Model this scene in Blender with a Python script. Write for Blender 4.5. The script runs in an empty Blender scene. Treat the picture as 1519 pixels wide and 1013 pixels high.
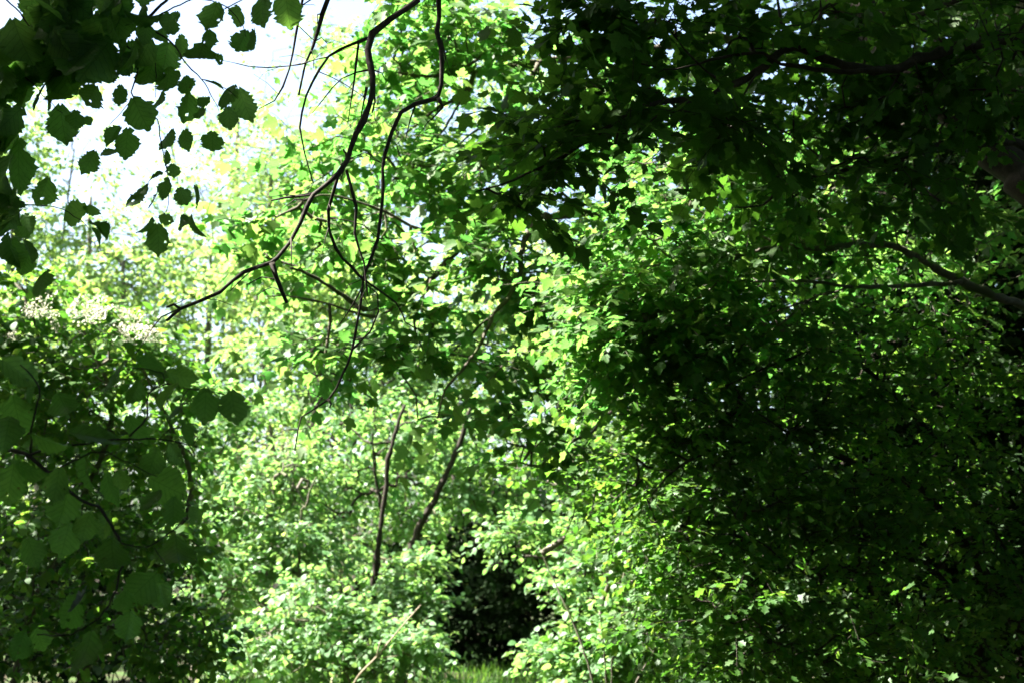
import bpy, math, random
import numpy as np
from mathutils import Vector, Matrix

rng = np.random.default_rng(7)
random.seed(7)
R = math.radians
scene = bpy.context.scene
col = scene.collection

# ------------------------------------------------------------------ camera
FPX = 1519 * 50 / 36.0          # focal length in photo pixels
PITCH = R(9.8)
EYE = np.array([0.0, 0.0, 1.6])
cam = bpy.data.cameras.new('camera')
cam.lens = 50; cam.sensor_width = 36
cam.clip_start = 0.05; cam.clip_end = 2000
cam.dof.use_dof = True; cam.dof.focus_distance = 5.2; cam.dof.aperture_fstop = 4.8
camo = bpy.data.objects.new('camera', cam); col.objects.link(camo)
camo.location = EYE; camo.rotation_euler = (R(90) + PITCH, 0, 0)
scene.camera = camo

# ------------------------------------------------------------------ light
SUN_EL, SUN_AZ = R(53), R(-90)     # azimuth from +Y towards +X
world = bpy.data.worlds.new('World'); scene.world = world; world.use_nodes = True
nt = world.node_tree; nt.nodes.clear()
sky = nt.nodes.new('ShaderNodeTexSky'); sky.sky_type = 'NISHITA'; sky.sun_disc = False
sky.sun_elevation = SUN_EL; sky.sun_rotation = SUN_AZ; sky.dust_density = 4.0
bg = nt.nodes.new('ShaderNodeBackground'); bg.inputs['Strength'].default_value = 0.06
out = nt.nodes.new('ShaderNodeOutputWorld')
nt.links.new(sky.outputs[0], bg.inputs[0]); nt.links.new(bg.outputs[0], out.inputs[0])
sl = bpy.data.lights.new('sun', 'SUN'); sl.energy = 5.0; sl.angle = R(0.5); sl.color = (1.0, 0.96, 0.88)
so = bpy.data.objects.new('sun', sl); col.objects.link(so)
TOSUN = Vector((math.sin(SUN_AZ) * math.cos(SUN_EL), math.cos(SUN_AZ) * math.cos(SUN_EL), math.sin(SUN_EL)))
so.rotation_euler = TOSUN.to_track_quat('Z', 'Y').to_euler(); so.location = (0, 0, 40)
vs = scene.view_settings
vs.view_transform = 'Standard'; vs.look = 'None'; vs.exposure = 3.1; vs.gamma = 1.0
vs.use_curve_mapping = False
cy = scene.cycles
cy.max_bounces = 9; cy.diffuse_bounces = 5; cy.glossy_bounces = 3; cy.transmission_bounces = 6
cy.caustics_reflective = False; cy.caustics_refractive = False
cy.use_denoising = True

# ------------------------------------------------------------------ helpers
CP, SP = math.cos(PITCH), math.sin(PITCH)
def P(px, py, d):
    """photo pixel at depth d (metres along the view axis) -> world point"""
    u = (px - 759.5) / FPX * d; v = (506.5 - py) / FPX * d
    return np.array([u, d * CP - v * SP, EYE[2] + d * SP + v * CP])
def PP(pts, d0, d1=None):
    d1 = d0 if d1 is None else d1
    n = max(len(pts) - 1, 1)
    return np.array([P(x, y, d0 + (d1 - d0) * i / n) for i, (x, y) in enumerate(pts)])
def project(p):
    q = p - EYE
    d = q[:, 1] * CP + q[:, 2] * SP
    v = -q[:, 1] * SP + q[:, 2] * CP
    dd = np.maximum(d, 0.05)
    return 759.5 + q[:, 0] / dd * FPX, 506.5 - v / dd * FPX, d
def nrm(a):
    return a / np.maximum(np.linalg.norm(a, axis=-1, keepdims=True), 1e-9)

def mesh_np(name, V, T, attr=None, smooth=True):
    me = bpy.data.meshes.new(name)
    V = np.ascontiguousarray(V, dtype=np.float32); T = np.ascontiguousarray(T, dtype=np.int32)
    me.vertices.add(len(V)); me.vertices.foreach_set('co', V.ravel())
    me.loops.add(T.size); me.loops.foreach_set('vertex_index', T.ravel())
    me.polygons.add(len(T))
    me.polygons.foreach_set('loop_start', np.arange(0, T.size, 3, dtype=np.int32))
    me.update(calc_edges=True)
    if smooth:
        me.polygons.foreach_set('use_smooth', np.ones(len(T), dtype=bool))
    if attr is not None:
        a = me.attributes.new('luv', 'FLOAT_VECTOR', 'POINT')
        a.data.foreach_set('vector', np.ascontiguousarray(attr, dtype=np.float32).ravel())
    return me
def link(name, me, mat=None, parent=None, loc=None, kind=None):
    o = bpy.data.objects.new(name, me); col.objects.link(o)
    if mat is not None and me is not None and not me.materials: me.materials.append(mat)
    if parent is not None: o.parent = parent
    if loc is not None: o.location = loc
    if kind: o['kind'] = kind
    return o
def thing(name, label, cat, base, group=None):
    o = bpy.data.objects.new(name, None); col.objects.link(o)
    o.location = base; o.empty_display_size = 0.2
    o['label'] = label; o['category'] = cat
    if group: o['group'] = group
    return o

# smooth path through control points
def catmull(pts, step):
    pts = np.asarray(pts, float)
    if len(pts) < 3:
        n = max(2, int(np.linalg.norm(pts[-1] - pts[0]) / step) + 1)
        return pts[0] + (pts[-1] - pts[0]) * np.linspace(0, 1, n)[:, None]
    Q = np.vstack([2 * pts[0] - pts[1], pts, 2 * pts[-1] - pts[-2]]); outp = []
    for i in range(1, len(Q) - 2):
        n = max(1, int(round(np.linalg.norm(Q[i + 1] - Q[i]) / step)))
        t = np.arange(n)[:, None] / n
        a, b, c, d = Q[i - 1], Q[i], Q[i + 1], Q[i + 2]
        outp.append(0.5 * (2 * b + (c - a) * t + (2 * a - 5 * b + 4 * c - d) * t ** 2 + (3 * b - a - 3 * c + d) * t ** 3))
    outp.append(pts[-1:])
    return np.vstack(outp)
def tube(pts, rad, sides=6, knots=0.0, caps=True):
    pts = np.asarray(pts, float); n = len(pts)
    rad = np.broadcast_to(np.asarray(rad, float), (n,)).copy()
    tg = nrm(np.gradient(pts, axis=0))
    up = np.array([0.13, 0.21, 0.97]) if abs(tg[0][2]) < 0.9 else np.array([1.0, 0.1, 0])
    u = nrm(np.cross(tg[0], up)); fr = []
    for i in range(n):
        u = nrm(u - tg[i] * np.dot(u, tg[i])); fr.append(u)
    U = np.array(fr); W = np.cross(tg, U)
    a = np.arange(sides) / sides * 2 * math.pi
    rr = rad[:, None] * np.ones(sides)
    if knots: rr = rr * (1 + knots * rng.normal(size=rr.shape))
    V = pts[:, None] + rr[..., None] * (np.cos(a)[None, :, None] * U[:, None] + np.sin(a)[None, :, None] * W[:, None])
    V = V.reshape(-1, 3)
    i = np.arange(n - 1)[:, None] * sides; j = np.arange(sides)[None]; k = (j + 1) % sides
    q = np.stack([i + j, i + k, i + sides + k, i + sides + j], -1).reshape(-1, 4)
    T = np.vstack([q[:, [0, 1, 2]], q[:, [0, 2, 3]]])
    if not caps: return V, T
    c0 = np.stack([np.zeros(sides - 2, int), np.arange(2, sides), np.arange(1, sides - 1)], -1)
    c1 = np.stack([np.zeros(sides - 2, int), np.arange(1, sides - 1), np.arange(2, sides)], -1) + (n - 1) * sides
    return V, np.vstack([T, c0, c1])
def join(parts):
    Vs, Ts, o = [], [], 0
    for V, T in parts:
        Vs.append(V); Ts.append(T + o); o += len(V)
    return np.vstack(Vs), np.vstack(Ts)

# ------------------------------------------------------------------ materials
def new_mat(name):
    m = bpy.data.materials.new(name); m.use_nodes = True; m.node_tree.nodes.clear()
    return m, m.node_tree
def nd(nt, typ, **kw):
    n = nt.nodes.new(typ)
    for k, v in kw.items():
        if k.startswith('i_'):
            key = k[2:]; n.inputs[int(key) if key.isdigit() else key].default_value = v
        else: setattr(n, k, v)
    return n
def math_n(nt, op, a, b=None, c=None):
    n = nt.nodes.new('ShaderNodeMath'); n.operation = op
    for i, x in enumerate((a, b, c)):
        if x is None: continue
        if isinstance(x, (int, float)): n.inputs[i].default_value = x
        else: nt.links.new(x, n.inputs[i])
    return n.outputs[0]

def leaf_mat(name, refl, trans, tfac=0.5, gloss=0.35, veins=0.0, vein_n=7.0, glossf=0.05):
    """refl / trans: lists of colours run through by a random value for each leaf"""
    m, nt = new_mat(name); L = nt.links.new
    oi = nd(nt, 'ShaderNodeObjectInfo'); ge = nd(nt, 'ShaderNodeNewGeometry')
    rnd = math_n(nt, 'FRACT', math_n(nt, 'ADD', oi.outputs['Random'], ge.outputs['Random Per Island']))
    def ramp(cols):
        r = nd(nt, 'ShaderNodeValToRGB'); e = r.color_ramp.elements
        while len(e) < len(cols): e.new(0.5)
        for i, c in enumerate(cols):
            e[i].position = i / (len(cols) - 1); e[i].color = (*c, 1)
        L(rnd, r.inputs[0]); return r.outputs[0]
    ca, cb = ramp(refl), ramp(trans)
    # mottling inside a leaf
    no = nd(nt, 'ShaderNodeTexNoise', i_Scale=5.0, i_Detail=3.0)
    at = nd(nt, 'ShaderNodeAttribute', attribute_name='luv')
    L(at.outputs['Vector'], no.inputs['Vector'])
    mot = math_n(nt, 'MULTIPLY_ADD', no.outputs[0], 0.5, 0.75)
    if veins:
        sx = nd(nt, 'ShaderNodeSeparateXYZ'); L(at.outputs['Vector'], sx.inputs[0])
        ax = math_n(nt, 'ABSOLUTE', sx.outputs[0])
        mid = math_n(nt, 'LESS_THAN', ax, 0.012)
        w = math_n(nt, 'FRACT', math_n(nt, 'MULTIPLY', math_n(nt, 'ADD', math_n(nt, 'MULTIPLY_ADD', ax, -0.75, sx.outputs[1]), math_n(nt, 'MULTIPLY', math_n(nt, 'ADD', no.outputs[0], rnd), 0.12)), vein_n))
        side = math_n(nt, 'LESS_THAN', math_n(nt, 'ABSOLUTE', math_n(nt, 'SUBTRACT', w, 0.5)), 0.07)
        v = math_n(nt, 'MAXIMUM', mid, side)
        mot = math_n(nt, 'MULTIPLY', mot, math_n(nt, 'MULTIPLY_ADD', v, -veins, 1.0))
    def tint(c):
        mx = nd(nt, 'ShaderNodeVectorMath', operation='SCALE'); L(c, mx.inputs[0]); L(mot, mx.inputs['Scale']); return mx.outputs[0]
    if veins:
        sp = nd(nt, 'ShaderNodeTexNoise', i_Scale=3.2, i_Detail=5.0, i_Roughness=0.65); va = nd(nt, 'ShaderNodeVectorMath', operation='ADD')
        cx = nd(nt, 'ShaderNodeCombineXYZ'); L(math_n(nt, 'MULTIPLY', rnd, 37.0), cx.inputs[2]); L(at.outputs['Vector'], va.inputs[0]); L(cx.outputs[0], va.inputs[1]); L(va.outputs[0], sp.inputs[0])
        spot = nd(nt, 'ShaderNodeMapRange', i_1=0.66, i_2=0.71); L(sp.outputs[0], spot.inputs[0])
        def brown(c, bc):
            mx = nd(nt, 'ShaderNodeMix', data_type='RGBA'); mx.inputs[7].default_value = (*bc, 1); L(spot.outputs[0], mx.inputs[0]); L(c, mx.inputs[6]); return mx.outputs[2]
        ca, cb = brown(ca, (.09, .055, .025)), brown(cb, (.12, .07, .02))
    df = nd(nt, 'ShaderNodeBsdfDiffuse'); tr = nd(nt, 'ShaderNodeBsdfTranslucent')
    L(tint(ca), df.inputs[0]); L(tint(cb), tr.inputs[0])
    mx = nd(nt, 'ShaderNodeMixShader', i_0=tfac); L(df.outputs[0], mx.inputs[1]); L(tr.outputs[0], mx.inputs[2])
    gl = nd(nt, 'ShaderNodeBsdfGlossy', i_Roughness=gloss); gl.inputs[0].default_value = (0.9, 0.95, 0.9, 1)
    lw = nd(nt, 'ShaderNodeLayerWeight', i_Blend=0.5)
    f = math_n(nt, 'MULTIPLY_ADD', math_n(nt, 'POWER', lw.outputs['Facing'], 3.0), glossf * 4, glossf)
    mx2 = nd(nt, 'ShaderNodeMixShader'); L(f, mx2.inputs[0]); L(mx.outputs[0], mx2.inputs[1]); L(gl.outputs[0], mx2.inputs[2])
    o = nd(nt, 'ShaderNodeOutputMaterial'); L(mx2.outputs[0], o.inputs[0])
    return m
def bark_mat(name, c0, c1, moss=None, scale=18.0):
    m, nt = new_mat(name); L = nt.links.new
    tc = nd(nt, 'ShaderNodeTexCoord')
    n1 = nd(nt, 'ShaderNodeTexNoise', i_Scale=scale, i_Detail=6.0, i_Roughness=0.7)
    n2 = nd(nt, 'ShaderNodeTexNoise', i_Scale=scale * 0.25, i_Detail=3.0)
    L(tc.outputs['Object'], n1.inputs[0]); L(tc.outputs['Object'], n2.inputs[0])
    r = nd(nt, 'ShaderNodeValToRGB'); r.color_ramp.elements[0].color = (*c0, 1); r.color_ramp.elements[1].color = (*c1, 1)
    r.color_ramp.elements[0].position = 0.35; r.color_ramp.elements[1].position = 0.68
    L(n1.outputs[0], r.inputs[0]); c = r.outputs[0]
    if moss:
        mr = nd(nt, 'ShaderNodeMapRange', i_1=0.5, i_2=0.62); L(n2.outputs[0], mr.inputs[0])
        mx = nd(nt, 'ShaderNodeMix', data_type='RGBA'); mx.inputs[7].default_value = (*moss, 1)
        L(mr.outputs[0], mx.inputs[0]); L(c, mx.inputs[6]); c = mx.outputs[2]
    b = nd(nt, 'ShaderNodeBsdfPrincipled', i_Roughness=0.85); b.inputs['Specular IOR Level'].default_value = 0.25
    L(c, b.inputs['Base Color'])
    bu = nd(nt, 'ShaderNodeBump', i_Strength=0.6, i_Distance=0.01); L(n1.outputs[0], bu.inputs['Height']); L(bu.outputs[0], b.inputs['Normal'])
    o = nd(nt, 'ShaderNodeOutputMaterial'); L(b.outputs[0], o.inputs[0])
    return m

M = {}
M['hazel'] = leaf_mat('hazel_leaf', [(.035, .085, .02), (.045, .10, .022), (.03, .075, .018)],
                      [(.17, .40, .05), (.22, .46, .06), (.13, .34, .045)], 0.6, 0.45, veins=0.28, vein_n=7.0, glossf=0.014)
M['maple'] = leaf_mat('maple_leaf', [(.035, .10, .016), (.05, .12, .02), (.065, .125, .02), (.04, .11, .016)],
                      [(.09, .31, .05), (.13, .38, .06), (.25, .43, .075), (.11, .34, .055)], 0.55, 0.5, veins=0.2, vein_n=5.0, glossf=0.016)
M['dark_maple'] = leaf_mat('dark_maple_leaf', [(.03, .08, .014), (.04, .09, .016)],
                      [(.07, .20, .016), (.10, .25, .02)], 0.5, 0.5, veins=0.2, vein_n=5.0, glossf=0.008)  # darker maple copy: shade on the right-hand crowns put into the leaf colour
M['small'] = leaf_mat('hawthorn_leaf', [(.035, .095, .018), (.05, .12, .022), (.06, .12, .025)],
                      [(.09, .29, .025), (.15, .36, .035), (.24, .40, .045)], 0.5, 0.45, glossf=0.016)
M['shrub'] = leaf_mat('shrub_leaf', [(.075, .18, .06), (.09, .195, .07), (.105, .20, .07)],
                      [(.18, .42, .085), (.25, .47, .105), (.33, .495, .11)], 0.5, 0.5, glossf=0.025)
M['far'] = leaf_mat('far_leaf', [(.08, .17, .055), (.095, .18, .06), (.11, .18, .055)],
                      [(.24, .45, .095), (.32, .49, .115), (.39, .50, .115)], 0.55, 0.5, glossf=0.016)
M['yew'] = leaf_mat('yew_leaf', [(.014, .032, .010), (.02, .042, .012)], [(.008, .024, .005), (.012, .03, .006)], 0.25, 0.6, glossf=0.006)  # near-black leaf colour stands in for deep shade
M['canopy'] = leaf_mat('canopy_leaf', [(.035, .085, .014), (.05, .105, .016)], [(.05, .15, .010), (.07, .18, .012)], 0.4, 0.45, glossf=0.015)
M['dry'] = leaf_mat('dry_leaf', [(.12, .14, .12), (.15, .17, .15)], [(.06, .07, .04), (.06, .07, .04)], 0.25, 0.5)
M['flower'] = leaf_mat('elder_petal', [(.62, .60, .45), (.72, .70, .58)], [(.5, .5, .36), (.55, .55, .42)], 0.35, 0.6)
M['bark'] = bark_mat('dark_bark', (.018, .014, .010), (.055, .045, .033))
M['bark_moss'] = bark_mat('mossy_bark', (.05, .042, .03), (.15, .13, .095), (.07, .085, .03))
M['bark_pale'] = bark_mat('pale_bark', (.16, .13, .09), (.34, .29, .20))
M['bark_grey'] = bark_mat('grey_bark', (.07, .062, .048), (.19, .17, .13), (.08, .09, .04))

# ------------------------------------------------------------------ leaf templates (x across, y along from the stalk, z up)
def fan(outline, centre, cup=0.15, fold=0.1):
    O = np.array(outline, float); V = np.vstack([[centre], O]); n = len(O)
    z = fold * np.abs(V[:, 0]) - cup * (V[:, 1] ** 2) * 0.6
    V3 = np.column_stack([V, z]); i = np.arange(n)
    T = np.stack([np.zeros(n, int), 1 + i, 1 + (i + 1) % n], -1)[:-1] if False else np.stack([np.zeros(n, int), 1 + i, 1 + (i + 1) % n], -1)
    return V3, T
def poly(outline, cup=0.2, fold=0.1):
    V = np.array(outline, float); n = len(V); V3 = np.column_stack([V, fold * np.abs(V[:, 0]) - cup * V[:, 1] ** 2 * .6])
    T = [(0, 1, n - 1)]; a, b = 1, n - 1
    while b - a > 1:                                       # zig-zag strip across the leaf
        T.append((a, a + 1, b)); a += 1
        if b - a > 1: T.append((a, b - 1, b)); b -= 1
    return V3, np.array(T)
def mirror(h):
    return h + [(-x, y) for x, y in reversed(h) if abs(x) > 1e-6]
maple_hi = fan(mirror([(0, 0), (.13, -.05), (.34, .03), (.30, .14), (.36, .22), (.52, .30), (.46, .42), (.50, .56), (.34, .53), (.24, .56), (.22, .70), (.16, .84), (.06, .88), (0, 1.0)]), (0, .34), 0.22, 0.12)
maple_lo = fan(mirror([(0, 0), (.32, .02), (.30, .17), (.52, .34), (.47, .55), (.24, .55), (.19, .82), (0, 1.0)]), (0, .34), 0.22, 0.12)
ovate = poly(mirror([(0, 0), (.24, .16), (.34, .42), (.22, .76), (0, 1.0)]), 0.25, 0.12)
lobed = fan(mirror([(0, 0), (.14, .22), (.36, .38), (.20, .52), (.33, .74), (.1, .84), (0, 1.0)]), (0, .5), 0.2, 0.15)
tiny = poly(mirror([(0, 0), (.30, .30), (.27, .70), (0, 1.0)]), 0.2, 0.1)
diamond = (np.array([[0, 0, 0], [.42, .45, .04], [0, 1, -.1], [-.42, .45, .04]], float), np.array([[0, 1, 2], [0, 2, 3]]))

def hazel_tpl(seed, holes=0):
    r = np.random.default_rng(seed)
    ns, nc = 19, 4
    t = np.linspace(0, 1, ns)
    w = 0.46 * np.sin(np.pi * np.clip(t, 0, 1) ** 0.92) ** 0.62
    w = w * (1 - 0.35 * t ** 4) * (1 - 0.55 * np.clip((t - .80) / .2, 0, 1) ** .7) ; w[1] = max(w[1], .2); w[0] = 0.04; w[-1] = 0.0
    w = w * (1 + 0.09 * r.normal(size=ns)); fold = r.uniform(.05, .6)
    bend = r.uniform(0.05, 0.45); twist = r.uniform(-0.35, 0.35); curl = r.uniform(-0.1, 0.4)
    V = []; idx = {}
    for i in range(ns):
        for j in range(-nc, nc + 1):
            s = j / nc; a = abs(s)
            tooth = (0.022 * ((i % 2) * 2 - 1) + 0.014 * r.normal()) if a == 1 and 0 < i < ns - 1 else 0
            x = s * (w[i] + tooth)
            y = t[i] + 0.14 * a * (1 - t[i]) * (t[i] * 1.2) + (0.02 * r.normal() if a == 1 and 0 < i < ns - 1 else 0)
            if i == 0: y -= 0.07 * a ** 2
            z = 0.018 * math.cos((t[i] - 0.55 * abs(x)) * 2 * math.pi * 8) * min(1, a * 2) + fold * abs(x) - curl * x * x * 2 - bend * t[i] ** 2 + twist * x * t[i]
            idx[i, j] = len(V); V.append((x, y, z))
    T = []; gone = set()
    for h in range(holes):
        i0, j0 = r.integers(3, ns - 4), r.integers(-nc, nc - 1)
        gone.add((i0, j0))
        for a_ in (0, 1):
            for b_ in (0, 1):
                x_, y_, z_ = V[idx[i0 + a_, j0 + b_]]; V[idx[i0 + a_, j0 + b_]] = (x_ + .02 * r.normal(), y_ + .02 * r.normal(), z_)
    for i in range(ns - 1):
        for j in range(-nc, nc):
            if (i, j) in gone: continue
            a, b, c, d = idx[i, j], idx[i, j + 1], idx[i + 1, j + 1], idx[i + 1, j]
            T += [(a, b, c), (a, c, d)]
    return np.array(V), np.array(T)
hazels = [hazel_tpl(s, h) for s, h in ((1, 0), (2, 0), (3, 1), (4, 0), (5, 1), (6, 0), (8, 0), (9, 0))]

_tpl_mesh = {}
def tpl_mesh(key, tpl, mat):
    k = (key, mat.name)
    if k not in _tpl_mesh:
        me = mesh_np(key, tpl[0], tpl[1], tpl[0]); me.materials.append(mat); _tpl_mesh[k] = me
    return _tpl_mesh[k]
def leaf_frames(axis, normal):
    Y = nrm(axis); Z = nrm(normal - Y * np.sum(normal * Y, -1, keepdims=True)); X = np.cross(Y, Z)
    return X, Y, Z
def leaves_mesh(name, tpl, pos, X, Y, Z, s, mat):
    V, T = tpl; n, k = len(pos), len(V)
    W = pos[:, None] + s[:, None, None] * (V[None, :, 0, None] * X[:, None] + V[None, :, 1, None] * Y[:, None] + V[None, :, 2, None] * Z[:, None])
    F = (T[None] + (np.arange(n) * k)[:, None, None]).reshape(-1, 3)
    me = mesh_np(name, W.reshape(-1, 3), F, np.tile(V, (n, 1))); me.materials.append(mat)
    return me
def leaf_objects(root, base, key, tpl, mat, pos, X, Y, Z, s):
    me = tpl_mesh(key, tpl, mat)
    for p, x, y, z, k in zip(pos, X, Y, Z, s):
        o = bpy.data.objects.new('leaf', me); o.parent = root
        q = p - base
        o.matrix_local = Matrix(((x[0]*k, y[0]*k, z[0]*k, q[0]), (x[1]*k, y[1]*k, z[1]*k, q[1]), (x[2]*k, y[2]*k, z[2]*k, q[2]), (0, 0, 0, 1)))
        col.objects.link(o)
    return o

# ------------------------------------------------------------------ trees
def blob_points(c, rad, n, clump=9, shell=0.45, sig=0.16):
    c = np.asarray(c, float); rad = np.asarray(rad, float)
    k = max(2, n // clump)
    d = nrm(rng.normal(size=(k, 3))); r = rng.random(k) ** shell * 0.92
    cc = d * r[:, None]
    p = cc[rng.integers(0, k, n)] + rng.normal(size=(n, 3)) * sig * np.array([1, 1, .7])
    return c + p * rad
def ell(px, py, d, rx, ry, rd, n, **kw):
    return blob_points(P(px, py, d), (rx * d / FPX, rd, ry * d / FPX), n, **kw)

STATS = []
def tree(name, label, cat, base, trunk=None, limbs=(), points=None, tpl=('maple', maple_lo), size=0.08, mat='maple',
         bark='bark_moss', per=9, spray=0.35, droop=0.35, jitter=0.45, group=None, parts=300, rtip=0.0035, pw=0.42,
         side_twigs=0, maxr=0.06, flat=0.6, hide_trunk=False):
    base = np.array(base, float)
    root = thing(name, label, cat, base, group)
    nodes = []
    def solid(nm, pts, r0, r1, sides, step):
        p = catmull(pts, step); n = len(p)
        rad = r1 + (r0 - r1) * (1 - np.linspace(0, 1, n)) ** 0.85
        wob = rng.normal(size=(n, 3)) * (rad * 0.26)[:, None]; wob[0] = 0
        rad = rad * (1 + 0.12 * rng.normal(size=n))
        V, T = tube(p + wob, rad, sides, 0.03)
        link(nm, mesh_np(nm, V - base, T), M[bark], root)
        nodes.append(p)
    if trunk is not None: solid('trunk', trunk[0], trunk[1], trunk[2], 12, 0.12)
    for nm, pts, r0, r1 in limbs: solid(nm, pts, r0, r1, 7, 0.06)
    tw = []
    if points is not None and len(points):
        pts = np.vstack(points) if isinstance(points, (list, tuple)) else points
        pts = pts[pts[:, 2] > 0.06]
        N0 = np.vstack(nodes)[::2]
        d0 = np.array([np.min(np.sum((N0 - q) ** 2, 1)) for q in pts])
        order = np.argsort(d0); pts = pts[order]
        cap = len(N0) + 4 * len(pts) + 8
        NP = np.zeros((cap, 3)); NP[:len(N0)] = N0; par = -np.ones(cap, int); nn = len(N0)
        cnt = np.zeros(cap); chains = []
        bc = NP[:nn].mean(0)
        dirs = np.zeros((len(pts), 3))
        for k, q in enumerate(pts):
            dd = NP[:nn] - q; D = np.einsum('ij,ij->i', dd, dd) * (1 + 0.5 * (dd[:, 2] > 0))
            j = int(np.argmin(D)); L = math.sqrt(max(np.dot(q - NP[j], q - NP[j]), 1e-8))
            m = 1 if L < (0.15 if parts else .6) else (2 if L < (.5 if parts else 1.5) else 3); ch = [j]; prev = j
            off = rng.normal(size=3) * L * 0.10 + np.array([0, 0, L * 0.08])
            for i in range(1, m + 1):
                t = i / m; pt = NP[j] + (q - NP[j]) * t + off * math.sin(math.pi * t)
                NP[nn] = pt; par[nn] = prev; prev = nn; ch.append(nn); nn += 1
            chains.append(ch); dirs[k] = q - NP[ch[-2]]
        for ch in chains:
            i = ch[-1]
            while i >= 0 and i >= 0:
                cnt[i] += 1; i = par[i]
        rad = np.minimum(rtip * np.maximum(cnt, 1) ** pw, maxr)
        for ch in chains:
            r = rad[ch].copy(); r[0] = min(r[0], r[1] * 1.15)
            tw.append(tube(NP[ch], r, (3 if r.max() < 0.03 else 5) if not parts else (4 if r.max() < 0.012 else 6), caps=False))
        # sprays of leaves
        n = len(pts)
        h = nrm(dirs * np.array([1, 1, flat]) + rng.normal(size=(n, 3)) * 0.35 * np.linalg.norm(dirs, axis=1, keepdims=True) + 1e-4)
        ln = spray * rng.uniform(0.6, 1.35, n)
        up = nrm(np.array([0, 0, 1.0]) + rng.normal(size=(n, 3)) * 0.28)
        sd = nrm(np.cross(h, up))
        t = (np.arange(per) + 0.5) / per
        tj = np.clip(t[None] + rng.normal(size=(n, per)) * 0.05, 0.02, 1.05)
        sag = -0.35 * droop * (tj ** 2) * ln[:, None]
        lp = pts[:, None] + h[:, None] * (tj * ln[:, None])[..., None]
        lp[..., 2] += sag
        sgn = np.where(np.arange(per) % 2 == 0, 1.0, -1.0)[None, :, None]
        sgn = sgn * (np.arange(per) < per - 1)[None, :, None]
        ax = h[:, None] * 0.65 + sd[:, None] * sgn * 0.85 + rng.normal(size=(n, per, 3)) * 0.28
        ax[..., 2] -= droop * rng.uniform(0.3, 1.5, (n, per))
        nr = up[:, None] + rng.normal(size=(n, per, 3)) * jitter
        lp, ax, nr = lp.reshape(-1, 3), ax.reshape(-1, 3), nr.reshape(-1, 3)
        keep = lp[:, 2] > 0.03
        lp, ax, nr = lp[keep], ax[keep], nr[keep]
        X, Y, Z = leaf_frames(ax, nr)
        s = size * np.clip(rng.normal(1.0, 0.22, len(lp)), 0.5, 1.6)
        lp = lp + Y * (0.25 * s)[:, None]           # stalk
        e = pts + h * ln[:, None]; e[:, 2] -= 0.35 * droop * ln
        ctr = np.stack([pts, (pts + e) / 2 + np.column_stack([0 * ln, 0 * ln, .04 * ln]), e], 1)          # n,3,3
        an = np.arange(3) * 2.0944; w2 = np.cross(h, sd)
        off = (np.cos(an)[None, :, None] * sd[:, None] + np.sin(an)[None, :, None] * w2[:, None])        # n,3(sides),3
        SV = ctr[:, :, None] + off[:, None] * (rtip * np.array([.9, .7, .4]))[None, :, None, None]
        q_ = []
        for a_ in (0, 3):
            for c_ in range(3):
                d_ = (c_ + 1) % 3; q_ += [(a_ + c_, a_ + d_, a_ + 3 + d_), (a_ + c_, a_ + 3 + d_, a_ + 3 + c_)]
        if parts: tw.append((SV.reshape(-1, 3), (np.array(q_)[None] + (np.arange(n) * 9)[:, None, None]).reshape(-1, 3)))
        pick = np.zeros(len(lp), bool)
        if parts:
            px, py, d = project(lp + Y * (0.5 * s)[:, None])
            inn = (px > -10) & (px < 1529) & (py > -10) & (py < 1023) & (d > 0.5)
            big = np.where(inn, s * FPX / d, 0)
            oo = np.argsort(-big)[:parts]; pick[oo[big[oo] > 6]] = True
        if pick.any(): leaf_objects(root, base, tpl[0] + '_leaf', tpl[1], M[mat], lp[pick], X[pick], Y[pick], Z[pick], s[pick])
        px, py, d = project(lp); inn = (px > -130) & (px < 1650) & (py > -130) & (py < 1150) & (d > .4)
        for nm, r_, tp in (('foliage', ~pick & inn, tpl[1]), ('high_foliage', ~pick & ~inn, diamond)):
            if r_.any():
                me = leaves_mesh(nm, tp, lp[r_] - base, X[r_], Y[r_], Z[r_], s[r_], M[mat])
                link(nm, me, None, root, kind='stuff')
        STATS.append((name, len(lp), len(lp) * len(tpl[1][1])))
    if tw:
        V, T = join(tw)
        link('twig_mass', mesh_np('twig_mass', V - base, T), M[bark], root, kind='stuff')
    return root

def ground_z(x, y):
    return 0.05 * math.sin(x * 0.31 + 1) * math.cos(y * 0.27) + 0.03 * math.sin(x * 1.1 + y * 0.8)
def G(x, y): return np.array([x, y, ground_z(x, y) - 0.03])

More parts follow.
